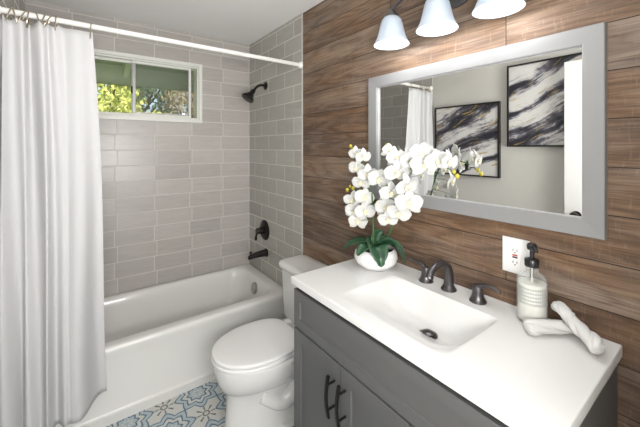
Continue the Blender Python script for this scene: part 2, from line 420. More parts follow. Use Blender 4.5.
# window: trim frame, two sashes and panes
wn = struct(thing('window_1', 'white vinyl sliding window high in the tiled back wall', 'window', (-.92, 0, WZ0)))
del wn['category']
def rect_frame(bm, x0, x1, z0, z1, t, y0, y1):
    box(bm, x0, x0 + t, y0, y1, z0, z1); box(bm, x1 - t, x1, y0, y1, z0, z1)
    box(bm, x0 + t, x1 - t, y0, y1, z0, z0 + t); box(bm, x0 + t, x1 - t, y0, y1, z1 - t, z1)
bm = NB(); rect_frame(bm, WX0 - .027, WX1 + .027, WZ0 - .027, WZ1 + .027, .027, -.012, .0)
obj('window_frame', bm, M['vinyl'], wn, bevel=.003)
bm = NB(); rect_frame(bm, WX0, WX1, WZ0, WZ1, .012, 0, .115); obj('window_jamb', bm, M['vinyl'], wn, bevel=.002)
xm = -.918
def sash(x0, x1, y):
    bm = NB(); rect_frame(bm, x0, x1, WZ0 + .012, WZ1 - .012, .017, y, y + .022)
    s = obj('sash', bm, M['vinyl'], wn, bevel=.002)
    bm = NB(); box(bm, x0 + .017, x1 - .017, y + .009, y + .013, WZ0 + .029, WZ1 - .029)
    obj('pane', bm, M['pane'], s)
    return s
sash(WX0 + .012, xm + .012, .045)
bm = NB(); box(bm, xm + .012, WX1 - .012, .085, .086, WZ0 + .012, WZ1 - .012); obj('insect_screen', bm, M['screen'], wn, smooth=False)
s2 = sash(xm - .012, WX1 - .055, .018)
bm = NB(); rect_frame(bm, xm + .006, WX1 - .074, WZ0 + .03, WZ1 - .03, .006, .012, .018); obj('gasket', bm, M['alum'], s2)
bm = NB(); box(bm, xm - .009, xm + .009, .008, .018, WZ0 + .03, WZ1 - .03); obj('meeting_rail', bm, M['alum'], s2, bevel=.002)
bm = NB(); box(bm, xm - .020, xm - .008, -.002, .016, 1.85, 1.905); obj('latch', bm, M['black'], s2, bevel=.003)

# outdoors: eave, lawn and trees
bm = NB()
loft(bm, [[Vector((x, .13, 2.40)), Vector((x, .78, 2.21)), Vector((x, .78, 2.25)), Vector((x, .13, 2.44))] for x in (-3., 2.)])
ev = struct(obj('roof_eave', bm, M['eave']))
bm = NB(); box(bm, -3., 2., .78, .82, 2.035, 2.27); obj('fascia', bm, M['eave'], ev)
for x in (-2.1, -1.5, -.9, -.3, .3):
    bm = NB(); loft(bm, [[Vector((xx, .13, 2.30)), Vector((xx, .78, 2.11)), Vector((xx, .78, 2.21)), Vector((xx, .13, 2.40))] for xx in (x - .022, x + .022)])
    obj('rafter', bm, M['rafter'], ev)
bm = NB(); box(bm, -9, 9, .12, 16, -.15, -.05); struct(obj('ground', bm, M['grass']))
def tree(name, label, x, y, h, rx, lm, n, seed, size):
    r = random.Random(seed); t = thing(name, label, 'tree', (x, y, -.05))
    bm = NB(); tube(bm, catmull([(x, y, -.05), (x + .05, y, h * .4), (x - .05, y, h * .85)], 5), [.10 - .006 * i for i in range(11)], 8); obj('trunk', bm, M['bark'], t)
    bm = NB()
    for k in range(6):
        a = r.uniform(0, 2 * PI); p = Vector((x, y, h * r.uniform(.3, .6)))
        tube(bm, catmull([p, p + Vector((math.cos(a) * rx * .5, math.sin(a) * .4, h * .15)), p + Vector((math.cos(a) * rx * .9, math.sin(a) * .8, h * .33))], 4), [.035 - .0028 * i for i in range(9)], 6)
    obj('branches', bm, M['bark'], t)
    bm = NB()
    cl = [(r.uniform(-rx, rx), r.uniform(-1, 1), r.uniform(.28, 1.) * h, r.uniform(.25, .55)) for _ in range(26)]
    for i in range(n):
        cx, cy, cz, cr = cl[i % 26]
        d = Vector((r.gauss(0, 1), r.gauss(0, 1), r.gauss(0, 1))); d.normalize(); d *= cr * r.uniform(.3, 1.)
        c = Vector((x + cx, y + cy, cz)) + d
        e = Euler((r.uniform(0, 6), r.uniform(0, 6), r.uniform(0, 6))).to_matrix(); s = size * r.uniform(.6, 1.3)
        vs = [bm.verts.new(c + e @ Vector(q)) for q in ((-s, 0, 0), (0, -s * .45, s * .1), (s, 0, 0), (0, s * .45, s * .1))]
        bm.faces.new(vs)
    obj('foliage', bm, lm, t, smooth=False)
tree('leafy_tree', 'yellow-green leafy tree seen through the left pane of the window', -1.15, 2.9, 2.9, .55, M['leafA'], 9000, 1, .045)
tree('leafy_tree', 'dusky green tree behind the right window pane, nearest the middle rail', .05, 8.2, 4.0, .95, M['leafB'], 8000, 2, .075)
tree('bare_branched_tree', 'tawny twiggy tree at the right end of the window view', .75, 4.7, 3.4, .65, M['leafC'], 7000, 3, .035)

# door folded back against the left wall (seen in the mirror)
dr = struct(thing('door_1', 'white door standing open against the left wall', 'door', (-1.44, -2.74, 0))); del dr['category']
bm = NB(); box(bm, -1.455, -1.42, -2.735, -1.955, .012, 2.03); obj('slab', bm, M['white_trim'], dr, bevel=.002)
bm = NB(); lathe(bm, [(.028, 0), (.028, .006), (.011, .008), (.011, .032), (.024, .038), (.027, .05), (.022, .062), (.006, .067)], (-1.42, -2.022, 1.005), 'x', 20)
for v in bm.verts: v.co.x = -2.84 - v.co.x
obj('door_knob', bm, M['dbronze'], dr)

# ------------------------------------------------------------------ bathtub
TX0, TX1, TY0, TY1, TZ = -1.512, -.008, -.714, -.003, .405
tb = thing('bathtub', 'white alcove bathtub with a plain apron along the tiled back wall', 'bathtub', (-.76, -.36, 0))
def tub_ring(l, r_, f, b, z, rad): return rrect(TX0 + l, TX1 - r_, TY0 + f, TY1 - b, z, rad, 8)
bm = NB()
loft(bm, [tub_ring(0, 0, .004, 0, 0, .004), tub_ring(0, 0, .004, 0, .045, .004), tub_ring(0, 0, .012, 0, .05, .004), tub_ring(0, 0, .018, 0, .06, .004),
          tub_ring(0, 0, .014, 0, .30, .004), tub_ring(0, 0, .006, 0, .355, .004), tub_ring(0, 0, .001, 0, .378, .004), tub_ring(0, 0, .002, 0, .392, .004),
          tub_ring(.003, .003, .008, .0, .401, .005), tub_ring(.01, .01, .018, .004, TZ, .01),
          tub_ring(.075, .075, .066, .04, TZ, .10), tub_ring(.088, .086, .076, .05, TZ - .004, .105), tub_ring(.10, .094, .084, .058, TZ - .016, .11),
          tub_ring(.13, .102, .092, .066, TZ - .06, .12), tub_ring(.20, .125, .105, .08, .20, .13), tub_ring(.27, .15, .125, .10, .11, .14),
          tub_ring(.32, .18, .16, .135, .085, .13), tub_ring(.40, .24, .22, .19, .078, .10)], True, True)
obj('tub_shell', bm, M['acrylic'], tb, ang=50)
bm = NB(); lathe(bm, [(.046, -.01), (.046, .010), (.040, .016), (.014, .018), (.010, .014), (.002, .014)], (-.1125, -.34, .325), 'x', 28)
rot = Matrix.Rotation(math.radians(9), 4, 'Y'); c0 = Vector((-.1125, -.34, .325))
for v in bm.verts: v.co = c0 + rot @ (v.co - c0)
obj('overflow_plate', bm, mat('brushed_nickel', (.42, .42, .42), .28, 1.), tb)
bm = NB(); lathe(bm, [(.03, 0), (.03, .003), (.02, .006), (.004, .007)], (-.42, -.35, .0775), 'z', 24); obj('tub_drain', bm, M['chrome'], tb)

# tub fittings
sp = thing('tub_spout', 'dark bronze tub spout low on the tiled side wall above the tub', 'spout', (-.007, -.335, .585))
bm = NB(); lathe(bm, [(.034, 0), (.034, .006), (.028, .010)], (-.007, -.335, .587), 'x', 24); obj('flange', bm, M['dbronze'], sp)
bm = NB()
loft(bm, [[Vector((-.012 - d, -.335 + ry * math.cos(2 * PI * k / 20), zc + rz * math.sin(2 * PI * k / 20))) for k in range(20)]
          for d, ry, rz, zc in ((0, .027, .029, .587), (.05, .024, .026, .587), (.10, .021, .021, .584), (.135, .02, .019, .577), (.15, .018, .014, .572), (.154, .012, .008, .570))])
obj('body', bm, M['dbronze'], sp)
bm = NB(); lathe(bm, [(.006, 0), (.006, .014), (.010, .017), (.010, .026), (.004, .029)], (-.145, -.335, .592), 'z', 14); obj('diverter_knob', bm, M['dbronze'], sp)
va = thing('shower_valve', 'dark bronze round valve plate with lever above the tub spout', 'valve', (-.007, -.305, .767))
bm = NB(); lathe(bm, [(.083, 0), (.083, .004), (.076, .011), (.05, .016), (.03, .018), (.028, .04), (.02, .045)], (-.007, -.305, .767), 'x', 40); obj('escutcheon', bm, M['dbronze'], va)
bm = NB(); lathe(bm, [(.02, .04), (.024, .045), (.024, .07), (.018, .078), (.006, .08)], (-.007, -.305, .767), 'x', 24)
tube(bm, catmull([(-.07, -.305, .767), (-.08, -.303, .74), (-.085, -.30, .715), (-.083, -.298, .692)], 4), [.013, .012, .011, .010, .009, .009, .009, .0095, .0105, .011, .011, .010, .006], 12)
obj('lever_handle', bm, M['dbronze'], va)
sh = thing('shower_fixture', 'dark bronze shower head on a bent arm high on the tiled wall', 'shower head', (-.007, -.32, 1.961))
bm = NB(); lathe(bm, [(.034, 0), (.033, .005), (.022, .012), (.012, .015)], (-.007, -.32, 1.961), 'x', 24); obj('flange', bm, M['dbronze'], sh)
bm = NB(); tube(bm, catmull([(-.012, -.32, 1.961), (-.05, -.32, 1.962), (-.085, -.32, 1.945), (-.112, -.32, 1.912)], 5), .0105, 14); obj('arm', bm, M['dbronze'], sh)
bm = NB(); lathe(bm, [(.013, .0), (.019, -.012), (.02, -.02), (.016, -.026), (.03, -.055), (.050, -.082), (.053, -.092), (.050, -.097), (.045, -.094), (.012, -.098), (.002, -.098)], (0, 0, 0), 'z', 32)
ax = Matrix.Translation((-.110, -.32, 1.917)) @ Matrix.Rotation(math.radians(38), 4, 'Y')
for v in bm.verts: v.co = ax @ v.co
obj('spray_head', bm, M['dbronze'], sh)

# curtain rod, rings, curtain
rd = thing('curtain_rod', 'white shower curtain rod across the tub from wall to wall', 'curtain rod', (-.76, -.857, 2.025))
bm = NB(); tube(bm, [(-1.512, -.857, 2.025), (-.008, -.857, 2.022)], .0125, 18); obj('tube', bm, M['rod'], rd)
for x in (-1.513, -.007):
    bm = NB(); lathe(bm, [(.024, 0), (.024, .008), (.017, .018), (.0135, .022)], (x, -.857, 2.025 if x < -1 else 2.022), 'x', 24)
    if x < -1:
        for v in bm.verts: v.co.x = 2 * x - v.co.x
    obj('end_flange', bm, M['rod'], rd)
def curtain_y(s, z):
    t = (2.0 - z) / 1.85
    a = (.016 + .010 * t) * (1 - max(0, min(1, (s - .56) / .10)))
    y = -.868 + a * math.sin(2 * PI * (s * 6.3 + .12 * math.sin(3 * t + s * 6))) + .06 * a * math.sin(2 * PI * (s * 11.3 + .3 + .2 * t))
    y += .012 * math.sin(2 * PI * (s * 3.1 + .2) + 2 * t) - .012 * t
    y += (1 - min(1, abs(s - .82) / .18)) * .010 * math.sin(t * 9) * (s > .6)
    r = max(0., min(1., (s - .70) / .30)); y += .150 * r * r * (3 - 2 * r) * max(0., t) ** 1.6
    y -= .022 * max(0., 1 - s / .12)
    return y
bm = NB(); NX, NZ = 150, 60; g = []
for j in range(NZ + 1):
    row = []
    for i in range(NX + 1):
        s = i / NX; tz = j / NZ
        top = 2.0 - .014 * abs(math.sin(PI * s * 9.5)) * (1 if s < .62 else 0) - (.010 * math.sin(PI * (s - .62) / .38) if s > .62 else 0)
        z = top - tz * (top - .205)
        x = -1.516 + s * (.333 + .072 * tz + .010 * math.sin(5 * tz)) + .008 * math.sin(2 * PI * s * 5 + 2 * tz) * (1 - s)
        row.append(bm.verts.new((x, curtain_y(s, z), z)))
    g.append(row)
for j in range(NZ):
    for i in range(NX): bm.faces.new((g[j][i], g[j][i + 1], g[j + 1][i + 1], g[j + 1][i]))
cu = obj('shower_curtain', bm, M['curtain'], None, ang=180, solid=.0015)
tag(cu, 'white fabric shower curtain bunched at the left end of the rod', 'shower curtain')
def ring_at(x, tilt, label):
    r_ = thing('curtain_ring', label, 'curtain ring', (x, -.857, 2.036), 'metal rings along the curtain rod')
    pts = [(x + tilt * math.cos(a) * .02, -.862 + .021 * math.sin(a), 2.003 + .0355 * math.cos(a)) for a in [2 * PI * k / 22 for k in range(22)]]
    bm = NB(); tube(bm, pts, .0022, 8, closed=True); obj('wire_loop', bm, M['brass'], r_)
    bm = NB()
    for k in (-2, -1, 0, 1, 2):
        a = k * .34; q = Vector((x + tilt * math.cos(a) * .02, -.862 + .021 * math.sin(a), 2.003 + .0365 * math.cos(a)))
        bmesh.ops.create_icosphere(bm, subdivisions=1, radius=.0036, matrix=Matrix.Translation(q))
    obj('roller_balls', bm, M['brass'], r_)
RL = ['metal curtain ring nearest the left wall, first on the rod', 'second metal curtain ring from the left wall', 'third metal curtain ring from the left wall, in the bunched group',
      'fourth metal curtain ring from the left wall, ending the first bunch', 'fifth metal curtain ring from the left, starting the second bunch', 'sixth metal curtain ring from the left, middle of the second bunch',
      'seventh metal curtain ring from the left, ending the second bunch', 'metal curtain ring standing alone between the second bunch and the flat panel', 'metal curtain ring at the curtain\'s free right edge by the window']
for x, tl, lb in zip((-1.468, -1.446, -1.428, -1.408, -1.372, -1.360, -1.346, -1.316, -1.19), (.5, -.4, .8, .2, -.5, .5, .9, .1, .1), RL): ring_at(x, tl, lb)

# ------------------------------------------------------------------ toilet
CY = -1.152
tl = thing('toilet', 'white two-piece toilet with lid down between the tub and vanity', 'toilet', (-.35, CY, 0))
def egg(xb, xf, hw, z, bw=None, n=40, pos=.56):
    """outline with a round nose at xf (towards -x) and a flatter back at xb"""
    xm = xb + (xf - xb) * (1 - pos); out = []
    for k in range(n):
        a = 2 * PI * k / n; c, s = math.cos(a), math.sin(a)
        if c >= 0 and bw == 2:
            x = xm + (xb - xm) * abs(c) ** .42; t = abs(c) ** .42
            out.append(Vector((x, CY + hw * (abs(s) ** .42 if abs(s) > 1e-9 else 0) * (1 - .20 * t * t) * (1 if s >= 0 else -1), z))); continue
        if c >= 0: e = .5 if bw else 1.; x = xm + (xb - xm) * abs(c) ** (.62 if bw else 1.)
        else: x = xm + (xm - xf) * c
        out.append(Vector((x, CY + hw * (abs(s) ** .92) * (1 if s >= 0 else -1), z)))
    return out
bm = NB()
loft(bm, [egg(-.12, -.658, .122, 0, 1), egg(-.12, -.658, .122, .02, 1), egg(-.12, -.650, .115, .04, 1), egg(-.12, -.642, .110, .15, 1), egg(-.12, -.642, .113, .222, 1),
          egg(-.12, -.652, .125, .240, 1), egg(-.11, -.672, .155, .258, 1), egg(-.10, -.690, .176, .30, 1), egg(-.09, -.700, .184, .340, 1), egg(-.08, -.703, .187, .37, 1), egg(-.08, -.700, .184, .386, 1), egg(-.085, -.688, .174, .390, 1)])
obj('bowl', bm, M['porcelain'], tl, ang=60)
bm = NB()
for sgn in (-1, 1):
    tube(bm, catmull([(-.50, CY + sgn * .085, .20), (-.40, CY + sgn * .10, .14), (-.33, CY + sgn * .105, .16), (-.26, CY + sgn * .10, .24), (-.19, CY + sgn * .09, .22), (-.15, CY + sgn * .085, .08)], 5),
         [.03 + .02 * math.sin(PI * i / 25) for i in range(26)], 14)
box(bm, -.40, -.10, CY - .145, CY + .145, 0, .028)
obj('trapway', bm, M['porcelain'], tl, bevel=.012, seg=3)
for sgn in (-1, 1):
    bm = NB(); lathe(bm, [(.017, 0), (.017, .010), (.012, .020), (.003, .023)], (-.30, CY + sgn * .125, .028), 'z', 16); obj('bolt_cap', bm, M['porcelain'], tl)
bm = NB()
def ring_egg(off, z): return egg(-.268 + off * .5, -.706 - off, .183 + off, z - .012, 2, 64)
loft(bm, [ring_egg(-.016, .402), ring_egg(-.016, .4055), ring_egg(.0, .406), ring_egg(.005, .409), ring_egg(.005, .417), ring_egg(.0, .422), ring_egg(-.014, .422)])
obj('seat', bm, M['plastic'], tl, ang=60)
bm = NB()
loft(bm, [ring_egg(-.014, .4225), ring_egg(-.014, .4255), ring_egg(.0, .4265), ring_egg(.004, .430), ring_egg(.004, .438), ring_egg(.001, .4425), ring_egg(-.008, .4445), ring_egg(-.05, .4465), ring_egg(-.12, .4475)])
obj('seat_lid', bm, M['plastic'], tl, ang=60)
for sgn in (-1, 1):
    bm = NB(); box(bm, -.262, -.228, CY + sgn * .075 - .022, CY + sgn * .075 + .022, .392, .430); obj('seat_hinge', bm, M['plastic'], tl, bevel=.007, seg=3)
KY0, KY1 = -1.355, -.890
bm = NB()
loft(bm, [rrect(-.185, -.03, KY0 + .03, KY1 - .03, .375, .04), rrect(-.195, -.025, KY0 + .022, KY1 - .022, .40, .045), rrect(-.208, -.02, KY0 + .01, KY1 - .01, .69, .05)])
obj('tank', bm, M['porcelain'], tl, ang=50)
bm = NB()
loft(bm, [rrect(-.214, -.014, KY0 + .004, KY1 - .004, .690, .055, 8), rrect(-.222, -.010, KY0 - .004, KY1 + .004, .696, .06, 8), rrect(-.224, -.009, KY0 - .006, KY1 + .006, .716, .06, 8), rrect(-.216, -.012, KY0, KY1, .727, .055, 8), rrect(-.19, -.02, KY0 + .02, KY1 - .02, .732, .045, 8)])
obj('tank_lid', bm, M['porcelain'], tl, ang=60)
bm = NB(); lathe(bm, [(.014, 0), (.014, .012), (.008, .016)], (-.207, -1.28, .64), 'x', 16); tube(bm, catmull([(-.228, -1.28, .64), (-.234, -1.25, .637), (-.232, -1.20, .63)], 4), .006, 10)
obj('flush_lever', bm, M['chrome'], tl)

# ------------------------------------------------------------------ vanity
VY0, VY1, VX = -2.484, -1.529, -.465
vc = thing('vanity_cabinet', 'charcoal grey shaker vanity cabinet with black pulls against the plank wall', 'vanity cabinet', (-.24, -2.0, 0))
bm = NB()
box(bm, VX, -.003, VY0, VY0 + .018, .10, .868); box(bm, VX, -.003, VY1 - .018, VY1, .10, .868); box(bm, VX + .001, -.003, VY0 + .018, VY1 - .018, .10, .118)
box(bm, VX + .001, VX + .02, VY0 + .018, VY1 - .018, .118, .868); box(bm, -.016, -.003, VY0 + .018, VY1 - .018, .118, .868)
obj('carcass', bm, M['grey_cab'], vc, bevel=.0015)
bm = NB(); box(bm, VX + .06, -.003, VY0 + .01, VY1 - .01, 0, .10); obj('toe_kick', bm, M['dark_gap'], vc)
bm = NB(); box(bm, VX - .001, VX, VY0 + .012, VY1 - .012, .105, .866); obj('gap_shade_sheet', bm, M['dark_gap'], vc)  # dark sheet painting in the shade of the gaps around doors and drawers
def shaker(name, y0, y1, z0, z1, rail=.052, stile=None):
    st = stile or rail; x0, x1 = VX - .020, VX - .001; xr = x0 + .007
    bm = NB()
    o = [(y0, z0), (y1, z0), (y1, z1), (y0, z1)]; i = [(y0 + st, z0 + rail), (y1 - st, z0 + rail), (y1 - st, z1 - rail), (y0 + st, z1 - rail)]
    i2 = [(y0 + st + .0025, z0 + rail + .0025), (y1 - st - .0025, z0 + rail + .0025), (y1 - st - .0025, z1 - rail - .0025), (y0 + st + .0025, z1 - rail - .0025)]
    e = .0018; oo = [(y0 + e, z0 + e), (y1 - e, z0 + e), (y1 - e, z1 - e), (y0 + e, z1 - e)]
    R = [[Vector((x, y, z)) for y, z in q] for x, q in ((x1, o), (x0 + e, o), (x0, oo), (x0, i), (xr, i2))]
    loft(bm, R); return obj(name, bm, M['grey_cab'], vc, smooth=False)
shaker('false_front', VY0 + .003, VY1 - .003, .686, .844, .040, .045)
def pull(parent, y, z0, z1, horiz=False):
    bm = NB(); xf = VX - .020; k = 10
    n = (lambda a, s: Vector((xf - a, y, s))) if not horiz else (lambda a, s: Vector((xf - a, s, y)))
    rings = []
    for i in range(k + 1):
        s = z0 + (z1 - z0) * i / k; b = .026 + .010 * math.sin(PI * i / k)
        pts = [(b, -.006), (b + .009, -.006), (b + .009, .006), (b, .006)]
        rings.append([n(a, s) + (Vector((0, d, 0)) if not horiz else Vector((0, 0, d))) for a, d in pts])
    loft(bm, rings)
    for f in (.2, .8):
        s = z0 + (z1 - z0) * f; b = .026 + .010 * math.sin(PI * f) + .003
        tube(bm, [n(0, s), n(b, s)], .0045, 10)
    return obj('pull_handle', bm, M['black'], parent, bevel=.001)
d1 = shaker('door', -1.839, VY1 - .003, .108, .678); pull(d1, -1.812, .490, .640)
d2 = shaker('door', -2.138, -1.843, .108, .678); pull(d2, -1.871, .490, .640)
w1 = shaker('drawer', VY0 + .003, -2.142, .400, .678); pull(w1, .54, -2.385, -2.235, True)
w2 = shaker('drawer', VY0 + .003, -2.142, .108, .396); pull(w2, .25, -2.385, -2.235, True)

# vanity top with the basin moulded in
KX0, KX1, KYa, KYb, KZ = -.497, -.001, -2.494, -1.528, .899
bx0, bx1, by0, by1 = -.445, -.135, -2.225, -1.785
def sstep(t): t = max(0., min(1., t)); return t * t * (3 - 2 * t)
def top_z(x, y):
    dx0, dx1, dy0, dy1 = x - bx0, bx1 - x, y - by0, by1 - y
    if min(dx0, dx1, dy0, dy1) <= 0: return KZ
    e = lambda t: 1 - (1 - min(1., t)) ** 2.2
    r = lambda t: .6 * min(1., t) + .4 * sstep(t)
    f = e(dx1 / .08) * r(dx0 / .19) * e(dy0 / .12) * e(dy1 / .20)
    edge = 1 - .0
    d = math.hypot(x + .285, y + 2.02)
    return KZ - .088 * f
bm = NB(); NXc, NYc = 100, 190
xs = [KX0 + (KX1 - KX0) * i / NXc for i in range(NXc + 1)]; ys = [KYa + (KYb - KYa) * j / NYc for j in range(NYc + 1)]
g = []
def edge_drop(x, y):
    d = min(x - KX0, y - KYa, KYb - y); r = .004
    return 0 if d >= r else r - math.sqrt(max(0, r * r - (r - d) ** 2))
xs = [KX0, KX0 + .0008, KX0 + .0022, KX0 + .004] + xs[1:]; ys = [KYa, KYa + .0008, KYa + .0022, KYa + .004] + ys[1:-1] + [KYb - .004, KYb - .0022, KYb - .0008, KYb]
xs.sort(); ys.sort()
for x in xs: g.append([bm.verts.new((x, y, top_z(x, y) - edge_drop(x, y))) for y in ys])
for i in range(len(xs) - 1):
    for j in range(len(ys) - 1): bm.faces.new((g[i][j], g[i + 1][j], g[i + 1][j + 1], g[i][j + 1]))
# skirt and underside around the rim
loop = [(i, 0) for i in range(len(xs))] + [(len(xs) - 1, j) for j in range(1, len(ys))] + [(i, len(ys) - 1) for i in range(len(xs) - 2, -1, -1)] + [(0, j) for j in range(len(ys) - 2, 0, -1)]
low = [bm.verts.new((g[i][j].co.x, g[i][j].co.y, KZ - .0305)) for i, j in loop]
for k in range(len(loop)):
    i, j = loop[k]; i2, j2 = loop[(k + 1) % len(loop)]
    bm.faces.new((g[i][j], g[i2][j2], low[(k + 1) % len(loop)], low[k]))
tp = obj('countertop', bm, M['top'], None, ang=50)
tag(tp, 'white vanity top with moulded-in rectangular basin on the charcoal cabinet', 'countertop')
zb = top_z(-.278, -2.058)
dn = thing('sink_drain', 'dark bronze round drain stopper in the bottom of the basin', 'drain', (-.278, -2.058, zb))
bm = NB(); lathe(bm, [(.031, 0.0005), (.031, .0035), (.026, .005), (.022, .0025)], (-.278, -2.058, zb), 'z', 32); obj('drain_ring', bm, M['bronze'], dn)
bm = NB(); lathe(bm, [(.019, .002), (.021, .009), (.017, .0125), (.006, .0145), (.001, .0145)], (-.278, -2.058, zb), 'z', 28); obj('stopper', bm, M['bronze'], dn)

# faucet
fy = -2.005
fc = thing('faucet', 'oil-rubbed bronze widespread faucet with two levers behind the basin', 'faucet', (-.07, fy, KZ))
bm = NB(); lathe(bm, [(.029, 0), (.029, .004), (.025, .008), (.020, .018)], (-.068, fy, KZ), 'z', 28)
sp_pts = catmull([(-.068, fy, KZ + .010), (-.067, fy, KZ + .055), (-.080, fy, KZ + .092), (-.115, fy, KZ + .112), (-.155, fy, KZ + .110), (-.185, fy, KZ + .092), (-.196, fy, KZ + .074)], 6)
nn = len(sp_pts)
tube(bm, sp_pts, [.0195 - .0062 * min(1, i / (nn * .6)) + (.0015 if i > nn - 4 else 0) for i in range(nn)], 18, up0=Vector((1, 0, 0)))
obj('spout', bm, M['bronze'], fc)
for yy, sg in ((-1.905, 1), (-2.122, -1)):
    bm = NB()
    lathe(bm, [(.029, 0), (.029, .004), (.025, .009), (.020, .022), (.018, .040), (.0185, .052), (.014, .061), (.003, .064)], (-.072, yy, KZ), 'z', 26)
    lv = catmull([(-.072, yy, KZ + .050), (-.074, yy + sg * .020, KZ + .064), (-.078, yy + sg * .050, KZ + .069), (-.082, yy + sg * .082, KZ + .064 + (.0 if sg < 0 else .012))], 4)
    tube(bm, lv, [.016, .0155, .0145, .0130, .0118, .0105, .0095, .009, .0082, .0078, .0076, .0076, .005], 12, squash=.7)
    obj('lever_handle', bm, M['bronze'], fc)

# ------------------------------------------------------------------ mirror
mi = thing('wall_mirror', 'wide wall mirror in a flat silver grey frame above the vanity', 'mirror', (0, -1.995, 1.19))
MY0, MY1, MZ0, MZ1, FW = -2.462, -1.527, 1.191, 1.811, .052
def fr(x, d): return [Vector((x, y, z)) for y, z in ((MY0 + d, MZ0 + d), (MY1 - d, MZ0 + d), (MY1 - d, MZ1 - d), (MY0 + d, MZ1 - d))]
bm = NB(); loft(bm, [fr(-.001, 0), fr(-.028, 0), fr(-.030, .002), fr(-.027, FW - .004), fr(-.026, FW), fr(-.006, FW + .001), fr(-.001, FW + .001)], False, False)
obj('frame', bm, M['frame'], mi, smooth=False)
bm = NB(); rr = [fr(-.0145, FW - .002), fr(-.0145, FW + .0025), fr(-.0105, FW + .003), fr(-.0105, FW - .002)]
loft(bm, rr, False, False); obj('inner_lip', bm, mat('pale_silver_lip', (.42, .42, .42), .4), mi, smooth=False)
bm = NB(); box(bm, -.010, -.004, MY0 + FW - .006, MY1 - FW + .006, MZ0 + FW - .006, MZ1 - FW + .006); obj('glass', bm, M['mirror'], mi, smooth=False)

# paintings on the left wall, seen in the mirror
def painting(y0, y1, z0, z1, m, label):
    p = thing('painting', label, 'painting', (-1.52, (y0 + y1) / 2, z0), 'abstract paintings on the left wall')
    bm = NB(); t = .012
    box(bm, -1.519, -1.487, y0, y0 + t, z0, z1); box(bm, -1.519, -1.487, y1 - t, y1, z0, z1)
    box(bm, -1.519, -1.487, y0 + t, y1 - t, z0, z0 + t); box(bm, -1.519, -1.487, y0 + t, y1 - t, z1 - t, z1)
    obj('picture_frame', bm, M['artframe'], p)
    cx, cy, cz = -1.506, (y0 + y1) / 2, (z0 + z1) / 2
    bm = NB(); box(bm, -.010, .010, y0 + t - cy, y1 - t - cy, z0 + t - cz, z1 - t - cz)
    c = obj('canvas', bm, m, p, smooth=False)
    c.matrix_parent_inverse = Matrix.Identity(4); c.location = Vector((cx, cy, cz)) - p.location
painting(-1.503, -.918, 1.205, 1.826, M['art1'], 'black, white and gold abstract painting nearer the shower curtain')
painting(-2.20, -1.562, 1.458, 2.092, M['art2'], 'black, white and gold abstract painting hung higher, partly hidden by the open door')

# ------------------------------------------------------------------ outlet
ot = thing('wall_outlet', 'white wall outlet plate with test and reset buttons, behind the soap bottle', 'outlet', (0, -2.2195, 1.075))
bm = NB(); loft(bm, [[Vector((x, y, z)) for y, z in ((-2.263 + d, 1.014 + d), (-2.176 - d, 1.014 + d), (-2.176 - d, 1.137 - d), (-2.263 + d, 1.137 - d))] for x, d in ((-.0005, 0), (-.004, 0), (-.0065, .004))])
obj('cover_plate', bm, M['plastic'], ot, bevel=.001)
oy, oz = -2.2195, 1.0755
bm = NB(); box(bm, -.0085, -.004, oy - .0168, oy + .0168, oz - .0335, oz + .0335); rc = obj('receptacle', bm, M['plastic'], ot, bevel=.001)
for s in (-1, 1):
    for d in (-.0063, .0063): boxobj('slot', (-.0089, -.0083, oy + d - .0011, oy + d + .0011, oz + s * .021 - .004, oz + s * .021 + .004), M['slot'], rc)
    bm = NB(); lathe(bm, [(.0023, .0001), (.0023, .0006)], (-.0083, oy, oz + s * .021 - .0085), 'x', 10); obj('ground_slot', bm, M['slot'], rc)
bm = NB(); box(bm, -.0098, -.0085, oy - .008, oy + .008, oz + .001, oz + .0065); obj('reset_button', bm, M['red'], rc)
bm = NB(); box(bm, -.0098, -.0085, oy - .008, oy + .008, oz - .0065, oz - .001); obj('test_button', bm, M['slot'], rc)
for s in (-1, 1):
    bm = NB(); lathe(bm, [(.0032, 0), (.0028, .001), (.0005, .0012)], (-.0064, oy, oz + s * .048), 'x', 12); obj('screw', bm, M['plastic'], ot)

# ------------------------------------------------------------------ soap bottle
bx, by = -.064, -2.292
sb = thing('soap_dispenser', 'clear glass pump bottle of milky soap by the wall outlet', 'soap dispenser', (bx, by, KZ))
bm = NB()
lathe(bm, [(.036, .0), (.041, .003), (.042, .008), (.042, .128), (.040, .140), (.033, .150), (.022, .156), (.018, .160), (.0175, .180), (.0155, .180), (.0155, .160), (.030, .147), (.0375, .137), (.0395, .126), (.0395, .010), (.034, .006)], (bx, by, KZ), 'z', 48)
obj('bottle', bm, M['bottle'], sb)
bm = NB(); lathe(bm, [(.034, .0065), (.0385, .010), (.0388, .126), (.0375, .1265)], (bx, by, KZ), 'z', 48); obj('liquid_soap', bm, M['soap'], sb)
pm = None
bm = NB(); lathe(bm, [(.0200, .176), (.0205, .178), (.0205, .197), (.0185, .200), (.012, .202), (.008, .203)], (bx, by, KZ), 'z', 32); obj('collar', bm, M['blackplastic'], sb)
bm = NB(); lathe(bm, [(.0065, .200), (.0065, .226), (.013, .229), (.0145, .236), (.0145, .244), (.011, .248), (.002, .249)], (bx, by, KZ), 'z', 24)
q = Vector((bx, by, KZ + .239)); d = Vector((-.80, -.60, 0)).normalized()
tube(bm, [q, q + d * .022, q + d * .036 + Vector((0, 0, -.002)), q + d * .040 + Vector((0, 0, -.007))], [.0075, .0065, .0055, .0045], 12); obj('pump_head', bm, M['blackplastic'], sb)
bm = NB(); tube(bm, [(bx, by, KZ + .185), (bx + .004, by + .003, KZ + .02)], .0025, 8); obj('dip_tube', bm, M['plastic'], sb)

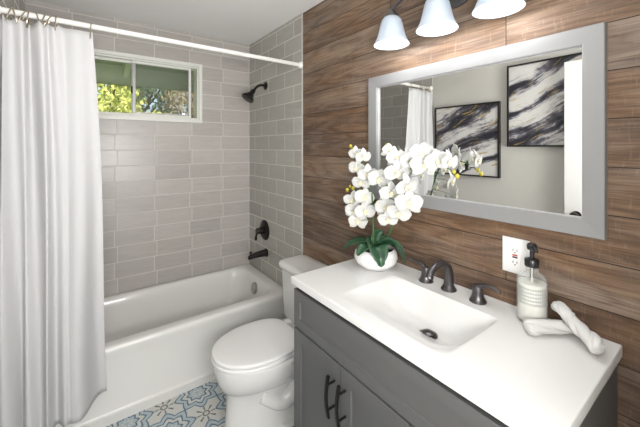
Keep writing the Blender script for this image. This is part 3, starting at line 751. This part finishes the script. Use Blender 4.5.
# ------------------------------------------------------------------ rolled face cloths
def roll(name, label, p0, p1, sag, r0, twist, seed):
    r_ = random.Random(seed); t = thing(name, label, 'towel', p0, 'rolled white face cloths on the vanity top')
    p0, p1 = Vector(p0), Vector(p1); n = 44; m = 40
    d = (p1 - p0); L = d.length; d.normalize(); s = d.cross(Vector((0, 0, 1))).normalized(); u = s.cross(d)
    bm = NB(); rings = []
    for i in range(n + 1):
        q = i / n; c = p0.lerp(p1, q) + u * sag * math.sin(PI * q)
        end = min(1, (1 - abs(2 * q - 1)) * L / (2 * .014)); re = r0 * (1 + .10 * math.sin(3 * q + seed)) * (.62 + .38 * math.sqrt(max(0, 1 - (1 - end) ** 2)))
        ring = []
        for k in range(m):
            a = 2 * PI * k / m; ph = (a + twist * q * 5) % (2 * PI)
            ph2 = (2 * a + twist * q * 7) % (2 * PI)
            rr = re * (1 + .30 * (ph / (2 * PI)) ** 1.3 + .10 * (1 - 2.4 * math.exp(-((ph2 - PI) / .5) ** 2)) - .22 + .04 * math.sin(3 * a + 9 * q) + .035 * math.sin(9 * q * PI + 2 * a))
            off = s * math.cos(a) * rr + u * math.sin(a) * rr * .92
            ring.append(c + off)
        rings.append(ring)
    loft(bm, rings); obj('roll', bm, M['towel'], t, ang=180, sub=1)
roll('face_cloth', 'white rolled face cloth lying flat under the other roll', (-.158, -2.309, KZ + .0215), (-.034, -2.407, KZ + .0215), 0., .0198, .9, 1)
roll('face_cloth', 'white twisted face cloth leaning across the other roll', (-.050, -2.350, KZ + .0765), (-.132, -2.476, KZ + .025), .002, .0205, 2.3, 4)

# ------------------------------------------------------------------ potted orchid
R_ = Vector((.8039, -.5948, 0)); F_ = Vector((.5948, .8039, 0)); UP = Vector((0, 0, 1))
OC = Vector((-.122, -1.668, KZ))
oc = thing('potted_orchid', 'white moth orchid in a round white bowl at the vanity corner', 'potted plant', OC)
bm = NB(); lathe(bm, [(.050, 0), (.066, .004), (.090, .024), (.100, .046), (.096, .070), (.086, .086), (.082, .088), (.079, .085), (.088, .068), (.09, .05), (.07, .03)], OC, 'z', 48)
obj('pot', bm, M['pot'], oc)
bm = NB(); lathe(bm, [(.082, .070), (.06, .078), (.02, .082), (.002, .083)], OC, 'z', 32); obj('moss', bm, M['soil'], oc)
def oleaf(path, wid, side, fold=.22):
    wid *= 1.6
    pts = catmull(path, 6); n = len(pts); bm = NB(); rows = []
    for i, p in enumerate(pts):
        q = i / (n - 1); d = (pts[min(i + 1, n - 1)] - pts[max(i - 1, 0)]).normalized(); s = (side - d * side.dot(d)).normalized(); nn = s.cross(d)
        w = wid * (.35 + .65 * math.sin(PI * min(1, q * 1.15 + .05)) ** .7) if q < .82 else wid * (.35 + .65 * math.sin(PI * min(1, .82 * 1.15 + .05)) ** .7) * math.sqrt(max(0.0004, 1 - ((q - .82) / .18) ** 2))
        row = []
        for k in range(7):
            a = (k - 3) / 3; row.append(bm.verts.new(p + s * a * w * .5 + (nn if nn.z > 0 else -nn) * abs(a) * w * fold))
        rows.append(row)
    for i in range(n - 1):
        for k in range(6): bm.faces.new((rows[i][k], rows[i][k + 1], rows[i + 1][k + 1], rows[i + 1][k]))
    obj('leaf', bm, M['oleaf'], oc, ang=180, solid=.0016)
T = OC + UP * .088
oleaf([T, T - R_ * .06 + UP * .022, T - R_ * .115 + UP * .014 - F_ * .01, T - R_ * .156 - UP * .004 - F_ * .015], .052, F_)
oleaf([T - F_ * .01, T - F_ * .06 + UP * .022 - R_ * .005, T - F_ * .098 - UP * .008 + R_ * .0, T - F_ * .110 - UP * .050 + R_ * .006], .056, R_)
oleaf([T + R_ * .01, T + R_ * .06 + UP * .024 - F_ * .035, T + R_ * .095 - UP * .005 - F_ * .045, T + R_ * .122 - UP * .060 - F_ * .05], .068, (F_ + R_ * .2 - UP * .4))
oleaf([T + F_ * .01, T + F_ * .02 + R_ * .012 + UP * .04, T + F_ * .035 + R_ * .03 + UP * .056, T + F_ * .04 + R_ * .045 + UP * .06], .04, R_)
oleaf([T + F_ * .01, T + R_ * .04 + F_ * .02 + UP * .026, T + R_ * .075 + F_ * .005 + UP * .020, T + R_ * .10 - F_ * .0 + UP * .008], .046, F_)
oleaf([T, T - R_ * .04 - F_ * .045 + UP * .022, T - R_ * .075 - F_ * .068 + UP * .006, T - R_ * .095 - F_ * .078 - UP * .012], .044, (R_ - F_))
oleaf([T, T + F_ * .03 - R_ * .01 + UP * .032, T + F_ * .05 - R_ * .03 + UP * .034], .05, R_)

def stalk(path, r0, r1):
    pts = catmull(path, 7); n = len(pts); bm = NB(); tube(bm, pts, [r0 + (r1 - r0) * i / (n - 1) for i in range(n)], 8); obj('stem', bm, M['stem'], oc); return pts
stemA = stalk([T - R_ * .012 - F_ * .005, (-.138, -1.668, 1.10), (-.140, -1.665, 1.20), (-.140, -1.650, 1.29), (-.145, -1.610, 1.38), (-.150, -1.560, 1.43), (-.150, -1.525, 1.455)], .0042, .0018)
stemB = stalk([(-.140, -1.667, 1.13), (-.143, -1.650, 1.20), (-.148, -1.610, 1.243), (-.150, -1.560, 1.250), (-.150, -1.505, 1.238)], .0030, .0016)
stemC = stalk([T + R_ * .024, (-.105, -1.735, 1.06), (-.118, -1.775, 1.14), (-.128, -1.805, 1.23), (-.130, -1.825, 1.32), (-.132, -1.815, 1.40), (-.135, -1.785, 1.445), (-.138, -1.752, 1.458)], .0044, .0018)
stemD = stalk([(-.129, -1.815, 1.27), (-.122, -1.850, 1.35), (-.112, -1.91, 1.392), (-.105, -1.965, 1.395), (-.10, -2.02, 1.375), (-.098, -2.055, 1.35)], .0032, .0016)

def petal(bm, ang, ln, wd, cup, lift, mi=0):
    """one tepal in the flower's own frame: flower faces +Z"""
    n, m = 6, 4; rows = []; c, s = math.cos(ang), math.sin(ang)
    for i in range(n + 1):
        q = i / n; w = wd * math.sin(PI * (.10 + .82 * q) ** .9) ** .75 * (1 if q < .99 else .55); row = []
        for k in range(-m, m + 1):
            a = k / m; l = .004 + q * ln * (1 - .05 * a * a); z = lift * q - cup * q * q + .18 * wd * (a * a) * (1 - q) + .0016 * math.sin(5 * a + 6 * q + ang)
            x, y = l, a * w * .5
            row.append(bm.verts.new((x * c - y * s, x * s + y * c, z)))
        rows.append(row)
    for i in range(n):
        for k in range(2 * m):
            f = bm.faces.new((rows[i][k], rows[i][k + 1], rows[i + 1][k + 1], rows[i + 1][k])); f.material_index = mi
def flower_mesh(seed, open_=1.):
    r = random.Random(seed); bm = NB()
    for k, a in enumerate((90, 215, 325)): petal(bm, math.radians(a + r.uniform(-5, 5)), .044, .033, .010 * open_ + r.uniform(-.004, .006), -.002)
    for a in (8, 172): petal(bm, math.radians(a + r.uniform(-6, 6)), .046, .058, .006 + r.uniform(-.006, .010), .006)
    me = bpy.data.meshes.new('flower'); bm.to_mesh(me); bm.free(); me.materials.append(M['petal']); me.polygons.foreach_set('use_smooth', [True] * len(me.polygons)); return me
def lip_mesh():
    bm = NB()
    lathe(bm, [(.003, .0), (.0055, .004), (.0045, .010), (.002, .013)], (0, .004, 0), 'z', 10)
    for s in (-1, 1): tube(bm, catmull([(0, -.002, .003), (s * .008, -.004, .008), (s * .007, .000, .014)], 3), [.0035, .0045, .005, .0048, .004, .003, .0012], 8, squash=.5)
    tube(bm, catmull([(0, -.003, .003), (0, -.012, .009), (0, -.020, .007)], 3), [.0035, .005, .006, .0055, .0045, .003, .001], 8, squash=.5)
    me = bpy.data.meshes.new('lip'); bm.to_mesh(me); bm.free(); me.materials.append(M['lip']); me.polygons.foreach_set('use_smooth', [True] * len(me.polygons)); return me
FM = [flower_mesh(11), flower_mesh(12), flower_mesh(13, 2.2), flower_mesh(14, -.4)]; LM = lip_mesh()
proto = []
for me in FM:
    f = bpy.data.objects.new('flower', me); s_ = f.modifiers.new('solid', 'SOLIDIFY'); s_.thickness = .0009
    l = bpy.data.objects.new('lip', LM); proto.append((f, l))
def put_flower(pos, face, scale=1., kind=None, roll_=0., stems=None):
    k = kind if kind is not None else rnd.randrange(4)
    f = proto[k][0].copy(); l = proto[k][1].copy(); COL.objects.link(f); COL.objects.link(l)
    z = Vector(face).normalized(); x = UP.cross(z).normalized(); y = z.cross(x)
    m = Matrix((x, y, z)).transposed().to_4x4() @ Matrix.Rotation(roll_, 4, 'Z')
    f.parent = oc; f.matrix_parent_inverse = Matrix.Identity(4)
    f.matrix_basis = Matrix.Translation(Vector(pos) - OC) @ m @ Matrix.Diagonal((scale, scale, scale, 1))
    l.parent = f; l.matrix_parent_inverse = Matrix.Identity(4); l.matrix_basis = Matrix.Identity(4)
    near = min(stems, key=lambda p: (p - Vector(pos)).length)
    bm = NB(); back = Vector(pos) - z * .004
    tube(bm, catmull([near, (near + back) / 2 + UP * .004, back], 3), .0013, 6); obj('pedicel', bm, M['stem'], oc)
VIEW = -F_
def faces(lst, stems, side=0., scale=1.):
    for x, y, z, sc in lst:
        d = VIEW + R_ * (rnd.uniform(-.45, .45) + side) + UP * rnd.uniform(-.40, .25)
        put_flower((x, y, z), d, sc * scale * 1.06, None, rnd.uniform(-.3, .3), stems)
faces([(-.165, -1.580, 1.425, .72), (-.160, -1.625, 1.410, .80), (-.17, -1.590, 1.355, .85), (-.165, -1.660, 1.330, .95), (-.16, -1.722, 1.312, 1.0), (-.165, -1.615, 1.290, .9)], stemA)
faces([(-.172, -1.560, 1.200, .85), (-.168, -1.640, 1.222, .95), (-.178, -1.585, 1.150, .95), (-.175, -1.650, 1.160, 1.0), (-.180, -1.610, 1.108, .9)], stemB + stemA[7:21])
faces([(-.160, -1.785, 1.440, .70), (-.165, -1.825, 1.412, .85), (-.175, -1.838, 1.350, 1.1), (-.170, -1.800, 1.262, 1.0), (-.17, -1.880, 1.295, 1.05), (-.172, -1.895, 1.232, 1.1), (-.178, -1.848, 1.185, 1.0), (-.165, -1.770, 1.195, 1.0), (-.182, -1.795, 1.150, .85)], stemC)
faces([(-.145, -1.880, 1.400, 1.0), (-.135, -1.930, 1.428, 1.0), (-.142, -1.945, 1.385, 1.1), (-.130, -1.995, 1.400, 1.0), (-.115, -2.035, 1.40, .85)], stemD, .15)
def bud(pos, r):
    bm = NB(); lathe(bm, [(.0004, -r * 1.3), (r * .6, -r * .9), (r, 0), (r * .75, r * .8), (.0004, r * 1.25)], pos, 'z', 12); obj('bud', bm, M['bud'], oc)
for p, r in (((-.150, -1.525, 1.460), .0085), ((-.150, -1.540, 1.447), .006), ((-.150, -1.500, 1.240), .009), ((-.152, -1.545, 1.253), .0085), ((-.150, -1.520, 1.26), .006), ((-.138, -1.750, 1.462), .0085), ((-.136, -1.762, 1.450), .006), ((-.098, -2.058, 1.347), .0085), ((-.098, -2.045, 1.362), .0075)): bud(p, r)

# ------------------------------------------------------------------ vanity light
LY = -2.0
vl = thing('vanity_light', 'three-shade bronze vanity light with frosted bell glass above the mirror', 'wall lamp', (0, LY, 2.10))
bm = NB()
loft(bm, [[Vector((x, LY + ry * math.cos(2 * PI * k / 36), 2.092 + rz * math.sin(2 * PI * k / 36))) for k in range(36)] for x, ry, rz in ((-.001, .085, .072), (-.010, .085, .072), (-.016, .078, .064), (-.022, .07, .056), (-.030, .045, .034))])
obj('backplate', bm, M['bronze'], vl)
LX = -.14
for dy in (-.222, 0, .222):
    y = LY + dy
    bm = NB()
    if dy: tube(bm, catmull([(-.028, LY + dy * .08, 2.095), (-.085, LY + dy * .25, 2.105), (-.132, LY + dy * .58, 2.088), (LX, LY + dy * .88, 2.066), (LX, y, 2.044)], 6), .0075, 12)
    else: tube(bm, catmull([(-.028, LY, 2.095), (-.09, LY, 2.108), (-.13, LY, 2.09), (LX, LY, 2.044)], 6), .0075, 12)
    lathe(bm, [(.008, .054), (.014, .050), (.018, .042), (.027, .032), (.033, .022), (.033, .014)], (LX, y, 2.0), 'z', 24)
    obj('arm', bm, M['bronze'], vl)
    bm = NB()
    pr = [(.026, .020), (.034, .017), (.0415, .008), (.046, -.006), (.0505, -.024), (.055, -.046), (.061, -.068), (.069, -.086), (.0765, -.100)]
    lathe(bm, pr + [(r - .0025, h) for r, h in reversed(pr)], (LX, y, 2.0), 'z', 40, False, False)
    sd = obj('lamp_shade', bm, M['shade'], vl, ang=180)
    bm = NB(); lathe(bm, [(.012, .02), (.014, .0), (.022, -.022), (.029, -.045), (.028, -.062), (.018, -.078), (.002, -.084)], (LX, y, 2.0), 'z', 20); bo = obj('bulb', bm, M['bulb'], sd)
    l = bpy.data.lights.new('lamp_glow', 'POINT'); l.energy = BULB_W; l.shadow_soft_size = .018; l.color = (1, .985, .975)
    lo = bpy.data.objects.new('lamp_glow', l); COL.objects.link(lo); lo.location = (LX, y, 2.0 - .104)
